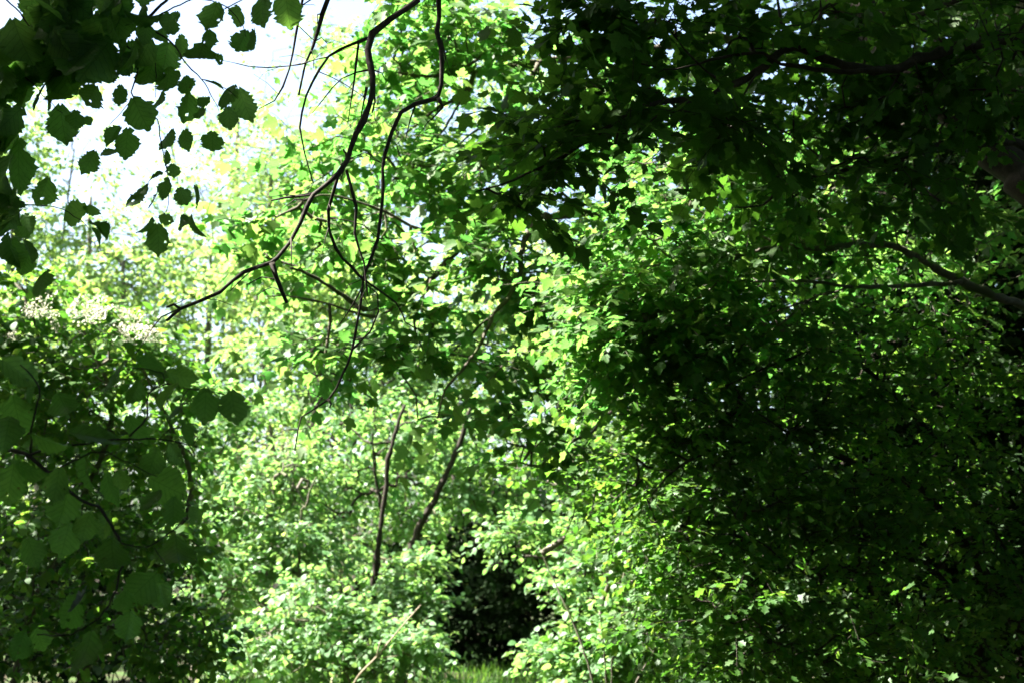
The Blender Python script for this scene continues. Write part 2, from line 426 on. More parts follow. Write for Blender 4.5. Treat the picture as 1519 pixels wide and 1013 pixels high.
# ------------------------------------------------------------------ ground
def build_ground():
    xs = np.concatenate([np.linspace(-400, -40, 13)[:-1], np.linspace(-40, 40, 81), np.linspace(40, 400, 13)[1:]])
    ys = np.concatenate([np.linspace(-400, -30, 13)[:-1], np.linspace(-30, 70, 101), np.linspace(70, 500, 13)[1:]])
    V = np.array([(x, y, ground_z(x, y)) for y in ys for x in xs]); nx = len(xs)
    T = []
    for j in range(len(ys) - 1):
        for i in range(nx - 1):
            a = j * nx + i; T += [(a, a + 1, a + nx + 1), (a, a + nx + 1, a + nx)]
    m, nt = new_mat('woodland_floor'); L = nt.links.new
    tc = nd(nt, 'ShaderNodeTexCoord'); n1 = nd(nt, 'ShaderNodeTexNoise', i_Scale=1.3, i_Detail=8.0); n2 = nd(nt, 'ShaderNodeTexNoise', i_Scale=22.0, i_Detail=6.0)
    L(tc.outputs['Object'], n1.inputs[0]); L(tc.outputs['Object'], n2.inputs[0])
    r = nd(nt, 'ShaderNodeValToRGB'); r.color_ramp.elements[0].color = (.035, .028, .018, 1); r.color_ramp.elements[1].color = (.04, .075, .02, 1)
    r.color_ramp.elements[0].position = 0.42; r.color_ramp.elements[1].position = 0.6; L(n1.outputs[0], r.inputs[0])
    b = nd(nt, 'ShaderNodeBsdfPrincipled', i_Roughness=1.0); b.inputs['Specular IOR Level'].default_value = 0.1; L(r.outputs[0], b.inputs['Base Color'])
    bu = nd(nt, 'ShaderNodeBump', i_Strength=0.7, i_Distance=0.05); L(n2.outputs[0], bu.inputs['Height']); L(bu.outputs[0], b.inputs['Normal'])
    o = nd(nt, 'ShaderNodeOutputMaterial'); L(b.outputs[0], o.inputs[0])
    link('ground', mesh_np('ground', V, np.array(T)), m, kind='structure')
    # grass on the path
    n = 14000
    x = rng.uniform(-6, 5, n); y = rng.uniform(19, 37, n); h = rng.uniform(0.08, 0.24, n)
    a = rng.uniform(0, 6.28, n); w = 0.006 + 0.006 * rng.random(n)
    z = np.array([ground_z(i, j) for i, j in zip(x, y)])
    p = np.column_stack([x, y, z]); sd = np.column_stack([np.cos(a), np.sin(a), 0 * a]) * w[:, None]
    tip = np.column_stack([rng.normal(size=n) * 0.06, rng.normal(size=n) * 0.06, h])
    mid = tip * np.array([.3, .3, .6])
    V = np.stack([p - sd, p + sd, p + mid + sd * .7, p + mid - sd * .7, p + tip], 1).reshape(-1, 3)
    T = (np.array([[0, 1, 2], [0, 2, 3], [3, 2, 4]])[None] + (np.arange(n) * 5)[:, None, None]).reshape(-1, 3)
    g = link('grass', mesh_np('grass', V, T), M['small'], kind='stuff')
    g['label'] = 'short green grass on the floor of the shaded path'; g['category'] = 'grass'
build_ground()

# ------------------------------------------------------------------ hazels in front, left
def hazel(name, label, base, d, stems, twigs, leaf_list, fill, dj, grow=1.0):
    base = np.array(base, float); root = thing(name, label, 'hazel', base)
    paths = []
    for pts, r0, r1 in stems:
        p = catmull(pts, 0.08); V, T = tube(p, np.linspace(r0, r1, len(p)), 8, 0.04)
        link('stem', mesh_np('stem', V - base, T), M['bark'], root); paths.append(p)
    for pts, r0, r1 in twigs:
        q = PP(pts, d, d); q[:, 1] += rng.normal(size=len(q)) * 0.02
        p = catmull(q, 0.02); n = len(p)
        p = p + rng.normal(size=p.shape) * 0.0012
        V, T = tube(p, np.linspace(r0, r1, n) * (1 + 0.12 * (np.arange(n) % 5 == 0)), 6)
        link('twig', mesh_np('twig', V - base, T), M['bark'], root); paths.append(p)
    A = np.vstack(paths[len(stems):])
    leaves = list(leaf_list) + list(fill)
    for k, (px, py, Lp, Wp, ang) in enumerate(leaves):
        dd = d + rng.uniform(-dj, dj)
        a = R(ang + rng.normal() * 8)                        # 0: tip straight down in the picture, + turns to the right
        ydir = np.array([math.sin(a), 0, -math.cos(a)])
        s = Lp * grow * dd / FPX
        pit = rng.normal() * 0.42                              # tip towards / away
        ydir = nrm(ydir + np.array([0, pit, 0])); s *= 1.05
        c = P(px, py, dd)
        ratio = min(1.0, Wp / (0.90 * Lp)); tilt = math.acos(ratio) * (1 if rng.random() < .5 else -1) + rng.normal() * 0.3
        nz = np.array([0, -1.0, 0.15]); nz = nrm(nz - ydir * np.dot(nz, ydir)); xx = np.cross(ydir, nz)
        nz2 = nz * math.cos(tilt) + xx * math.sin(tilt)
        if rng.random() < 0.5: nz2 = -nz2
        X, Y, Z = leaf_frames(ydir[None], nz2[None])
        v = int(rng.integers(0, len(hazels)))
        p0 = c - Y[0] * s * 0.5
        lo = leaf_objects(root, base, 'hazel_leaf_%d' % v, hazels[v], M['hazel'], [p0], X * rng.uniform(.82, 1.08), Y, Z * rng.uniform(.6, 1.7), [s])
        j = np.argmin(np.sum((A - p0) ** 2, 1)); q = A[j]
        m_ = (q + p0) / 2 + np.array([0, 0, 0.012 + 0.08 * np.linalg.norm(q - p0)])
        pp = catmull(np.array([q, m_, p0 + Y[0] * s * 0.03]), 0.02)
        V, T = tube(pp, np.linspace(0.0020, 0.0012, len(pp)), 4)
        sk = link('leaf_stalk', mesh_np('leaf_stalk', V - base, T), M['bark'], lo); sk.matrix_parent_inverse = lo.matrix_local.inverted()
    return root

up_leaves = [(236,357,42,38,0),(135,143,45,38,-10),(178,143,28,26,0),(208,170,45,38,15),(234,156,38,28,-5),(277,161,42,38,-15),(299,171,24,16,0),
 (249,210,34,28,0),(275,208,30,24,10),(315,212,34,30,-15),(362,158,46,42,15),(335,142,38,28,-20),(341,176,30,24,10),(133,242,34,34,-20),(166,200,30,28,-40),
 (187,215,42,32,0),(163,228,28,25,-60),(113,178,30,20,5),(132,180,14,10,40),(92,188,54,48,5),(64,286,40,34,-10),(25,250,72,56,-10),(40,338,38,28,20),
 (108,316,38,28,-70),(137,312,24,16,80),(148,334,34,15,70),(146,352,28,18,50),(257,256,22,20,0),(229,259,22,11,-80),(203,291,42,22,-50),(230,298,32,20,0),
 (246,282,30,24,-10),(272,293,26,24,20),(292,293,36,14,30),(218,338,30,11,-40),(247,326,22,12,60),(274,332,30,24,10),(287,337,32,10,0),(249,235,20,12,0),
 (37,390,32,26,-20),(60,420,44,38,0),(46,370,36,18,40),(316,28,42,36,-15),(354,24,36,26,20),(358,63,40,36,-10),(388,18,46,36,0),(427,18,48,42,10),
 (309,57,30,28,0),(297,85,46,38,15),(269,71,32,20,0),(248,38,36,28,0),(261,30,24,12,30),(222,113,44,34,-5),(249,120,44,34,15),(275,126,30,22,20),
 (319,124,26,13,80),(378,61,36,13,20),(324,89,18,8,60),(303,152,20,12,70),(245,87,42,30,0),(216,51,32,28,-20),(206,20,30,22,-30),(237,55,28,24,-10),
 (195,19,36,28,70),(139,5,32,28,0),(31,144,52,44,-10),(87,144,44,40,10),(74,85,60,50,0),(105,120,52,42,-10),(49,100,56,50,20),(144,80,62,48,-5),
 (200,87,46,40,5),(15,64,30,14,-80),(23,44,24,13,-10),(12,200,50,40,0),(8,300,46,30,10),(10,370,44,34,-10)]
fill = []
for k in range(150):
    x, y = rng.uniform(-40, 225), rng.uniform(-20, 160)
    if y > 145 - x * 0.25 or (x < 40 and y < 34) or (x < 34 and y < 66): continue
    w = rng.uniform(44, 72) if x < 150 else rng.uniform(34, 48)
    fill.append((x, y, w, w * rng.uniform(.5, .85), rng.normal() * 28))
for k in range(30): fill.append((rng.uniform(-40, 22), rng.uniform(120, 400), rng.uniform(40, 62), rng.uniform(26, 48), rng.normal() * 25))
hz1 = G(-2.3, 4.4)
hazel('hazel_bush', 'hazel with round toothed leaves hanging dark against the white sky gap', hz1, 4.3,
      [([hz1, hz1 + [0.05, 0, 1.2], hz1 + [0.25, -0.05, 2.3], P(-60, 60, 4.3)], .035, .012),
       ([hz1 + [0.05, .1, 0], hz1 + [-.1, .1, 1.2], hz1 + [0.1, 0, 2.0], P(-50, 180, 4.3)], .028, .008)],
      [([(-60,60),(60,66),(128,51),(164,42),(210,36),(236,18),(262,-4)], .009, .004), ([(210,36),(253,61),(277,97),(297,115),(311,138),(326,168)], .0032, .001),
       ([(164,42),(205,92),(196,139),(213,162),(231,177),(236,200),(245,246),(254,295),(250,318)], .003, .001), ([(-50,180),(5,257),(12,306),(5,345),(18,392)], .004, .0015),
       ([(12,306),(80,306),(110,320),(135,342)], .002, .0009), ([(-40,110),(38,118),(72,151),(92,168)], .003, .001), ([(-20,-30),(8,0),(33,24),(60,66)], .003, .002),
       ([(210,36),(222,60),(232,96),(228,140)], .002, .001), ([(236,18),(285,-2),(330,8),(355,30),(365,55)], .0025, .001), ([(330,8),(390,-6),(430,-2)], .002, .001), ([(297,115),(330,128),(350,140)], .0014, .0008),
       ([(196,139),(172,172),(160,195)], .0014, .0008)],
      up_leaves, fill, 0.22, 1.08)

low_leaves = [(31,553,62,36,60),(95,602,46,34,10),(41,587,36,26,0),(26,618,62,55,-10),(164,556,60,48,-50),(223,541,42,22,70),(270,558,42,22,70),(246,584,48,22,-60),
 (200,584,36,34,-20),(305,602,52,48,-10),(347,605,58,46,15),(259,610,34,18,-40),(277,643,38,24,20),(146,648,78,34,75),(200,641,50,40,30),(72,659,52,34,60),
 (123,700,62,48,-10),(162,728,48,42,10),(180,712,30,24,20),(226,689,48,42,-10),(262,674,38,30,20),(249,723,60,38,60),(226,746,42,34,-20),(257,759,42,38,-10),
 (290,766,32,26,30),(95,753,56,50,-5),(85,720,50,44,-20),(38,700,46,34,60),(15,720,60,50,-10),(125,781,42,28,-25),(156,781,48,40,0),(96,802,48,40,-10),
 (166,828,66,50,0),(262,820,60,52,10),(208,872,58,50,-40),(239,882,44,36,0),(184,895,42,34,-15),(104,908,58,46,-40),(190,929,44,38,0),(130,971,62,54,0),
 (60,950,34,30,15),(29,958,44,34,-20),(10,640,56,44,0),(8,860,44,34,-10),(50,820,44,36,10),(236,556,36,20,-70)]
hz2 = G(-2.0, 3.1)
t_h2 = hazel('hazel_bush', 'hazel with large drooping leaves in front of the shaded undergrowth', hz2, 3.3,
      [([hz2, hz2 + [.02, 0, .7], hz2 + [.1, 0.1, 1.5], P(-90, 640, 3.3), P(0, 664, 3.3)], .022, .006)],
      [([(0,664),(39,674),(74,703),(121,741),(144,751),(162,777),(171,797),(178,836),(170,885),(156,914),(109,940),(52,941)], .0055, .0014),
       ([(39,674),(42,636),(64,589),(59,569),(30,540)], .003, .0015), ([(39,674),(118,661),(180,650),(241,652),(285,660),(305,668)], .0034, .0012),
       ([(190,648),(213,615),(221,584),(244,567),(277,576),(310,580),(338,586)], .0026, .0014), ([(285,660),(296,646),(298,632),(264,629),(241,652)], .0014, .0009),
       ([(244,567),(235,550),(190,545)], .0014, .0009), ([(74,702),(149,671),(180,682),(234,707)], .0022, .001), ([(178,805),(221,810),(252,791),(278,766),(280,735)], .0018, .001),
       ([(226,812),(244,833),(252,851)], .0012, .0008), ([(170,888),(192,898),(241,914)], .0012, .0008), ([(121,741),(116,775),(100,790)], .0013, .0008),
       ([(277,576),(270,600),(280,628)], .0012, .0008)], low_leaves, [], 0.16)
# pale shrivelled leaf on the lower hazel
me = mesh_np('dry_leaf', hazels[4][0] * np.array([.55, 1, 3.0]), hazels[4][1], hazels[4][0]); me.materials.append(M['dry'])
o = link('dry_leaf', me, None, t_h2); pp_ = P(102, 905, 3.15) - hz2; k_ = 0.052
y_ = nrm(np.array([.95, .1, .35])); z_ = nrm(np.cross(np.array([0.3, 1, 0.]), y_)); x_ = np.cross(y_, z_)
o.matrix_local = Matrix(((x_[0]*k_, y_[0]*k_, z_[0]*k_, pp_[0]), (x_[1]*k_, y_[1]*k_, z_[1]*k_, pp_[1]), (x_[2]*k_, y_[2]*k_, z_[2]*k_, pp_[2]), (0, 0, 0, 1)))
o['label'] = 'pale shrivelled leaf'

# ------------------------------------------------------------------ overhanging oak with bare hanging branches
D1 = 5.2
ob = G(4.6, 2.6)
hub = P(640, -120, D1)
def bare(pts, r0, r1, d0=D1, d1=None): return ('branch', PP(pts, d0, d1), r0, r1)
oak_limbs = [
 ('limb', [ob + [-.2, .1, 3.6], ob + [-1.4, .7, 4.6], hub + [1.2, -.5, .5], hub + [0.3, -.1, .1], hub, P(621, 0, D1)], .085, .015),
 ('branch', np.vstack([PP([(621,0),(577,28),(554,51),(544,75),(552,114),(550,158),(528,197),(516,237),(502,259),(465,288),(445,332),(412,383),(403,390),(362,403),(327,433),(267,458),(247,476)], D1, D1 - .5)]), .0125, .0045),
 ('branch', np.vstack([[hub], PP([(652,0),(650,47),(656,99),(650,146),(617,154),(595,168),(581,197),(569,229),(567,300),(560,355),(546,395),(539,412),(535,450),(522,519),(508,557),(487,592),(447,618),(442,637),(438,668)], D1 + .2, D1 + .1)]), .0105, .0025),
 bare([(403,390),(412,415),(425,450)], .010, .006, D1 - .38), bare([(267,458),(258,452),(247,456)], .006, .003, D1 - .5),
 bare([(465,288),(440,291),(402,298)], .007, .0028, D1 - .2), bare([(502,259),(487,312),(496,367),(520,395),(532,409),(587,450),(601,478),(618,488)], .007, .002, D1 - .2, D1 + .2),
 bare([(514,253),(528,308),(526,347),(540,391),(545,440)], .0065, .002, D1 - .2), bare([(546,57),(487,85),(455,142),(445,190),(451,225),(465,272)], .006, .0025),
 bare([(487,85),(430,98),(380,100),(330,90)], .0035, .0012, D1, D1 + .4), bare([(532,63),(525,120),(516,182)], .005, .002), bare([(544,130),(540,150),(536,172)], .005, .002),
 bare([(500,-40),(485,0),(473,43),(453,95),(443,142)], .010, .004, D1 + .1), bare([(462,-20),(449,0),(439,51),(429,103),(408,150),(384,162)], .006, .002, D1 + .1),
 bare([(476,-30),(462,0),(449,8),(440,30)], .004, .002, D1 + .1),
 bare([(522,519),(549,492),(561,464),(560,436),(542,421)], .004, .002, D1 + .1), bare([(487,592),(492,598),(489,604)], .006, .002, D1 + .1),
 bare([(442,637),(432,637),(424,637)], .003, .0015, D1 + .1), bare([(650,146),(656,160),(640,178)], .008, .002, D1 + .1), bare([(538,425),(525,450),(512,470),(500,486)], .003, .0015, D1 + .1),
 bare([(655,60),(661,85),(657,100)], .004, .002, D1 + .2), bare([(552,114),(556,150),(552,168)], .006, .003), bare([(516,237),(512,228),(509,222)], .006, .003), 
]
spurs = []
for nm, q, r0, r1 in list(oak_limbs)[1:]:
    p = catmull(q, .03)
    for k in range(max(2, int(len(p) * .17))):
        i = int(rng.integers(len(p) // 6, len(p))); a = p[i]
        dr = nrm(np.array([rng.normal(), rng.normal() * .5, -0.35 + rng.normal() * .6])); ln = rng.uniform(.02, .16) * (1.6 if rng.random() < .25 else 1)
        rr = min(.0035, max(.0012, (r0 + (r1 - r0) * i / len(p)) * .4))
        spurs.append(('twig', np.array([a, a + dr * ln * .5 + rng.normal(size=3) * .008, a + dr * ln + np.array([0, 0, -.2 * ln]) + rng.normal(size=3) * .01]), rr, rr * .45))
oak_limbs += spurs
for a, b in (((544,75), (520, -50)), ((500,-40), (560,-80)), ((462,-20), (520,-70)), ((476,-30), (540, -70))):
    oak_limbs.append(('branch', PP([b, ((a[0] + b[0]) / 2, (a[1] + b[1]) / 2), a] if a[0] != 544 else [(554,51), (549,62), a], D1 + .05), .009, .008))
oak_shade_pts = [blob_points((-1.5, 5.5, 8.8), (3.4, 2.7, 1.4), 760, sig=.18), blob_points((1.15, 8.7, 9.4), (2.3, 2.6, 1.0), 680, sig=.2), blob_points((1.5, 2.5, 7.6), (4, 3.5, 1.6), 500, sig=.2), blob_points((4.6, 2.5, 9), (3, 3, 2), 200)]  # unseen crown masses, placed to shade the foreground and the right side
tree('oak_tree', 'oak with bare black branches hanging down in front of the bright leaves', 'oak', ob,
     ([ob, ob + [0.0, 0.05, 2.0], ob + [-.1, .1, 4.5], ob + [-.6, .4, 7.0], ob + [-2.2, 1.2, 8.0], np.array([-1.0, 5.2, 8.6])], .26, .07), oak_limbs, oak_shade_pts, ('canopy', lobed), .19, 'canopy', 'bark', per=12, spray=.55, parts=0)

# ------------------------------------------------------------------ leaning dark maple, right
mb = G(5.0, 7.4)
mt = [mb, mb + [-.25, .1, 1.3], P(1640, 420, 8.2), P(1540, 290, 8.4), P(1400, 150, 8.6), P(1290, 48, 8.9), P(1224, -20, 9.1), P(1130, -130, 9.4)]
B = lambda pts, r0, r1, d0, d1=None: ('branch', PP(pts, d0, d1), r0, r1)
dm_limbs = [
 ('limb', np.vstack([[P(1620, 390, 8.2)], PP([(1600,200),(1519,70),(1436,66),(1379,84),(1313,104),(1238,93),(1174,70),(1123,108),(1079,130),(1039,145),(956,156),(894,194),(850,225),(760,268),(705,285)], 7.2, 6.2)]), .045, .003),
 B([(1313,104),(1246,106),(1158,95),(1132,79),(1070,86),(1022,99),(987,103),(930,90)], .013, .002, 6.85, 6.4), B([(1174,70),(1160,40),(1154,5),(1150,-30)], .009, .004, 6.65),
 B([(1039,145),(980,170),(930,205),(880,225)], .006, .002, 6.45, 6.3), B([(1079,130),(1030,90),(990,40),(960,10)], .006, .002, 6.5, 6.5), B([(1123,108),(1080,180),(1050,230)], .006, .002, 6.5),
 ('limb', np.vstack([[P(1560, 310, 8.35)], PP([(1519,218),(1450,216),(1379,220),(1313,240),(1242,255),(1163,277),(1132,304),(1090,308)], 8.0, 7.2)]), .03, .003),
 B([(1379,220),(1340,170),(1310,130),(1318,105)], .008, .004, 7.9), B([(1242,255),(1200,220),(1150,190),(1095,185)], .007, .002, 7.6), 
 B([(1400,150),(1330,190),(1260,210),(1180,200)], .016, .003, 8.5, 8.0), B([(1290,48),(1370,20),(1450,-10)], .03, .012, 8.9), B([(1380,130),(1450,120),(1519,140)], .02, .008, 8.5)]
dm_pts = [ell(920,70,6.4,110,60,.5,28), ell(1010,60,6.5,130,80,.6,30), ell(1100,50,6.6,130,70,.6,28), ell(900,160,6.3,110,50,.35,40), ell(800,230,6.2,70,26,.15,16), ell(735,278,6.2,35,14,.08,8),
          ell(1250,60,7,160,90,.8,55), ell(1420,70,7.2,140,110,.8,90), ell(1030,190,6.6,120,50,.5,40), ell(1330,220,7.5,220,110,.8,80), ell(1150,240,7.3,150,70,.5,50),
          blob_points((2.9, 9.2, 8.4), (3.0, 3.2, 1.4), 1500, sig=.2), blob_points((4.8, 7.5, 7.0), (2.4, 3, 2), 300)]  # high crown above the view, shaped to shade the right thicket
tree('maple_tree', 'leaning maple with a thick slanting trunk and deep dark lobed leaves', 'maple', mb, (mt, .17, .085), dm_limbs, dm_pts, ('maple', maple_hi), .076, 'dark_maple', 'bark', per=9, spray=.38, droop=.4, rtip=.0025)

# ------------------------------------------------------------------ backlit maple reaching across the middle
eb = G(5.2, 13.0)
et = [eb, eb + [-.1, 0, 2.5], eb + [-.25, -.1, 5.0], eb + [-.3, -.2, 7.5], eb + [-.2, 0, 10]]
e_limbs = [
 ('limb', np.vstack([[eb + [-.3, -.2, 6.2]], PP([(1100,60),(960,75),(854,87),(798,93),(775,93),(704,107),(633,114),(590,108)], 12.5, 11)]), .075, .008),
 B([(798,95),(775,138),(737,172),(696,201),(676,221)], .022, .005, 11.6, 11.3), B([(737,172),(738,200),(720,225),(690,240)], .009, .003, 11.4), B([(798,100),(806,150),(806,185)], .010, .004, 11.6), B([(887,0),(866,36),(814,83)], .006, .012, 11.8, 11.7),
 B([(704,107),(690,140),(650,160),(600,200)], .022, .006, 11.3, 11), B([(704,107),(660,190),(610,240),(560,290)], .012, .003, 11.3, 11),
 ('limb', np.vstack([[eb + [-.25, -.1, 4.4]], PP([(1100,280),(980,300),(866,314),(787,328),(730,350),(681,369),(653,400),(625,429),(601,442),(556,457),(535,457),(513,442),(463,409),(432,398)], 12.3, 9.2)]), .07, .009),
 B([(601,442),(560,470),(500,455),(430,440),(395,440)], .014, .004, 10.1, 9.6), B([(640,415),(620,460),(615,490),(627,520),(620,550),(600,560)], .012, .003, 10.2),
 B([(800,326),(777,360),(770,409),(753,443),(732,467),(712,512),(684,550),(660,578),(649,620)], .022, .006, 10.6, 9.3), B([(732,467),(684,509),(646,550)], .010, .003, 10.5),
 B([(681,369),(600,330),(560,310),(490,290),(440,300)], .016, .004, 10.4, 10), B([(866,314),(800,260),(740,240),(660,250),(590,240)], .016, .003, 11.3, 10.8), B([(777,375),(700,380),(640,350),(600,345)], .009, .003, 10.7),
 ('limb', np.vstack([[eb + [-.2, -.1, 3.6]], PP([(1080,480),(980,560),(900,616),(878,640),(846,657),(836,689),(857,718),(853,754),(840,790)], 12, 10)]), .045, .003), B([(846,657),(810,650),(770,690)], .010, .003, 10.6)]
e_pts = [ell(600,25,11.6,170,50,.8,34), ell(560,60,11.2,200,90,.9,70), ell(760,50,11.5,150,70,.8,60), ell(640,180,11,180,90,.9,56), ell(500,210,11,130,120,.8,48), ell(420,330,10.5,140,90,.7,50), ell(560,360,10.2,150,90,.7,50),
         ell(720,300,11,150,90,.8,64), ell(560,480,9.9,170,80,.6,30), ell(720,440,10.5,130,110,.7,50), ell(640,580,10.2,130,60,.5,24), ell(480,540,10.2,100,50,.5,14), ell(830,400,10.8,110,120,.8,66), ell(760,600,10.5,90,80,.5,36),
         ell(810,690,10.4,80,50,.4,16), ell(960,130,12.6,120,90,.8,70), ell(980,250,12,120,70,.7,60), blob_points(eb + [0, 0, 9.5], (3.2, 3, 2), 260)]
tree('maple_tree', 'maple reaching across the middle with sunlit yellow green leaves on mossy limbs', 'maple', eb, (et, .17, .08), e_limbs, e_pts, ('maple_small', maple_lo), .098, 'maple', 'bark_moss', per=8, spray=.46, droop=.45, rtip=.003, jitter=.34)

# ------------------------------------------------------------------ right thicket
db = G(4.3, 9.6)
d_limbs = [
 ('limb', np.vstack([[db + [-.15, 0, 2.2]], PP([(1600,500),(1519,454),(1475,441),(1414,410),(1370,388),(1326,366),(1268,364),(1224,370),(1158,366),(1097,379),(1026,388),(960,395)], 9.2, 8.4)]), .045, .004),
 B([(1427,418),(1335,425),(1264,425),(1176,417),(1070,419),(1039,406),(990,380)], .016, .003, 8.9, 8.5), B([(1264,425),(1202,445),(1150,463),(1100,480)], .009, .002, 8.8, 8.5), B([(1317,362),(1290,348),(1264,326),(1240,300)], .012, .003, 8.9),
 B([(1158,366),(1110,340),(1050,320),(1000,290)], .010, .003, 8.7), B([(1097,379),(1040,440),(960,470)], .009, .002, 8.6), B([(1202,445),(1130,500),(1060,520),(1000,530)], .008, .002, 8.7)]
d_pts = [ell(1010,360,8.7,170,90,.6,190), ell(1180,330,9,160,90,.6,130), ell(980,460,8.7,140,90,.6,190), ell(1130,470,8.7,140,70,.6,120), ell(1330,380,9.2,180,110,.7,120), ell(1040,250,9.2,150,60,.6,90), ell(930,540,9,110,80,.5,120), blob_points(db + [0, .4, 5.2], (2, 2, 1.6), 400)]
tree('field_maple', 'field maple on a long curving bough whose leaves catch flecks of sun', 'maple', db, ([db, db + [-.1, 0, 1.5], db + [-.15, .1, 3.5], db + [0, .3, 6]], .12, .05), d_limbs, d_pts, ('field_maple', maple_lo), .062, 'maple', 'bark_grey', per=12, spray=.42, droop=.5, rtip=.002, jitter=.26, flat=.5)

hb = G(3.6, 9.0)
h_limbs = [('limb', np.vstack([[hb + [0, 0, .6]], PP([(1400,760),(1290,700),(1180,650),(1090,660),(1010,690),(960,740)], 9, 8.4)]), .04, .004), ('limb', np.vstack([[hb + [0, 0, .4]], PP([(1400,860),(1280,840),(1180,850),(1080,900)], 8.7, 8.2)]), .03, .004),
           ('limb', np.vstack([[hb + [0, 0, .9]], PP([(1420,700),(1330,590),(1240,520),(1150,540),(1060,580)], 9.1, 8.7)]), .035, .004), B([(1180,650),(1110,600),(1080,560)], .008, .002, 8.6), B([(1180,850),(1120,800),(1040,790)], .008, .002, 8.3)]
h_pts = [ell(1020,640,8.7,150,90,.5,170), ell(1180,620,8.8,160,110,.6,170), ell(960,740,8.9,90,80,.4,80), ell(1080,800,8.4,160,100,.5,190), ell(1250,800,8.5,180,110,.6,190), ell(1080,930,8.2,150,80,.5,150), ell(1290,940,8.3,200,80,.6,180), ell(1430,700,9,140,180,.7,190), ell(1440,900,8.7,130,120,.6,120), ell(1380,540,9.2,180,90,.6,130)]
tree('hawthorn', 'hawthorn thicket of small dark leaves sloping down beside the shaded wood', 'hawthorn', hb, ([hb, hb + [-.05, 0, .8], hb + [.1, .1, 2.4]], .08, .03), h_limbs, h_pts, ('hawthorn', lobed), .058, 'small', 'bark', per=13, spray=.36, droop=.45, rtip=.002, jitter=.3, flat=.5)

# dark wood behind the thicket on the right
for i, (x, y, h_, lab) in enumerate(((6.0, 13.5, 11, 'dim ash trunk and leaves behind the hawthorn thicket'), (8.5, 12.0, 12, 'shaded ash crown at the dark edge of the wood'), (5.0, 18.0, 12, 'ash crown behind the sunlit maple limbs'),
        (8.6, 18.5, 12, 'ash deep in the dark wood behind the hawthorn'), (3.6, 15.2, 8, 'low ash filling the gap behind the curving bough'), (11.5, 16, 12, 'ash standing farthest inside the dark wood'), (7.4, 23, 12, 'ash seen as dim leaves between the trunks of the dark wood'), (11, 24, 13, 'tall ash at the very back of the dark wood'))):
    b = G(x, y)
    tree('ash_tree', lab, 'ash', b, ([b, b + [.1, 0, h_ * .3], b + [-.1, .1, h_ * .6], b + [0, 0, h_ * .85]], .17, .05),
         [('limb', [b + [0, 0, h_ * .3], b + [-1, -.3, h_ * .42], b + [-1.8, -.6, h_ * .45]], .05, .015), ('limb', [b + [0, 0, h_ * .2], b + [1, -.4, h_ * .3], b + [1.6, -.8, h_ * .34]], .05, .015)],
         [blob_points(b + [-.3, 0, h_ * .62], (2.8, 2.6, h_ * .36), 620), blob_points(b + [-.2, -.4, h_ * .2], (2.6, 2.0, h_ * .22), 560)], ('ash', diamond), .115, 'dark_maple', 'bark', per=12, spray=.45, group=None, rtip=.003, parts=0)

for x, y, hh, lab in ((2.75, 12.4, 2.5, 'dense dark holly added to darken the gap behind the curving bough'), (3.7, 11.7, 3.3, 'tall dense holly added to darken the gaps behind the hawthorn thicket'), (4.9, 11.8, 3.6, 'tallest dark holly added to deepen the shade behind the field maple'), (6.2, 13, 4, 'dark holly added to darken the deep wood behind the field maple'), (4.3, 14.2, 4.3, 'tall dark holly added to darken the wood between the ash trunks'), (7.8, 15, 5, 'tall dark holly added to darken the far edge of the wood'), (5.9, 16.6, 5, 'tall dark holly added to darken the space behind the ash trunks')):  # dense dark hollies added as a dark wall behind the thicket
    b = G(x, y)
    hs = [('stem', [b + [rng.normal() * .1, rng.normal() * .1, 0], b + [rng.normal() * .2, rng.normal() * .2, hh * .7], b + [rng.normal() * .4, rng.normal() * .3, hh * 1.6]], .04, .01) for k in range(3)]
    tree('added_holly', lab, 'holly', b, None, hs, [blob_points(b + [0, 0, hh * .95], (1.25, .9, hh), 900, sig=.22)], ('holly_small', diamond), .085, 'yew', 'bark', per=12, spray=.35, rtip=.002, parts=0)

# ------------------------------------------------------------------ left: elder and undergrowth
gb = G(-4.3, 12.2)
def umbel_mesh():
    V, T = [], []
    for k in range(70):
        a, r = rng.uniform(0, 6.28), rng.random() ** .5
        c = np.array([r * math.cos(a), r * math.sin(a), .16 * (1 - r * r) + rng.normal() * .05]); s = rng.uniform(.05, .085)
        n = nrm(np.array([0, 0, 1.]) + rng.normal(size=3) * .4); u = nrm(np.cross(n, [1, .2, 0])); w = np.cross(n, u); o = len(V)
        V += [c + s * (math.cos(q) * u + math.sin(q) * w) for q in np.arange(5) * 1.2566]; T += [(o, o + 1, o + 2), (o, o + 2, o + 3), (o, o + 3, o + 4)]
    for k in range(8):
        a = k * .785; e = np.array([.7 * math.cos(a), .7 * math.sin(a), .08]); o = len(V); sd = np.array([-math.sin(a), math.cos(a), 0]) * .02
        V += [np.array([0, 0, -.45]) - sd, np.array([0, 0, -.45]) + sd, e + sd, e - sd]; T += [(o, o + 1, o + 2), (o, o + 2, o + 3)]
    return mesh_np('flower_cluster', np.array(V), np.array(T), np.array(V))
um = umbel_mesh(); um.materials.append(M['flower'])
g_limbs = [('stem', [gb, gb + [.3, -.1, 1.5], gb + [.9, -.2, 3.0], P(120, 480, 12)], .05, .01), ('stem', [gb + [.2, 0, 0], gb + [1.0, -.1, 1.4], gb + [1.6, -.2, 2.4], P(210, 540, 12)], .05, .01), ('stem', [gb, gb + [-.2, 0, 2], gb + [.2, -.1, 3.6], P(30, 440, 12)], .05, .01)]
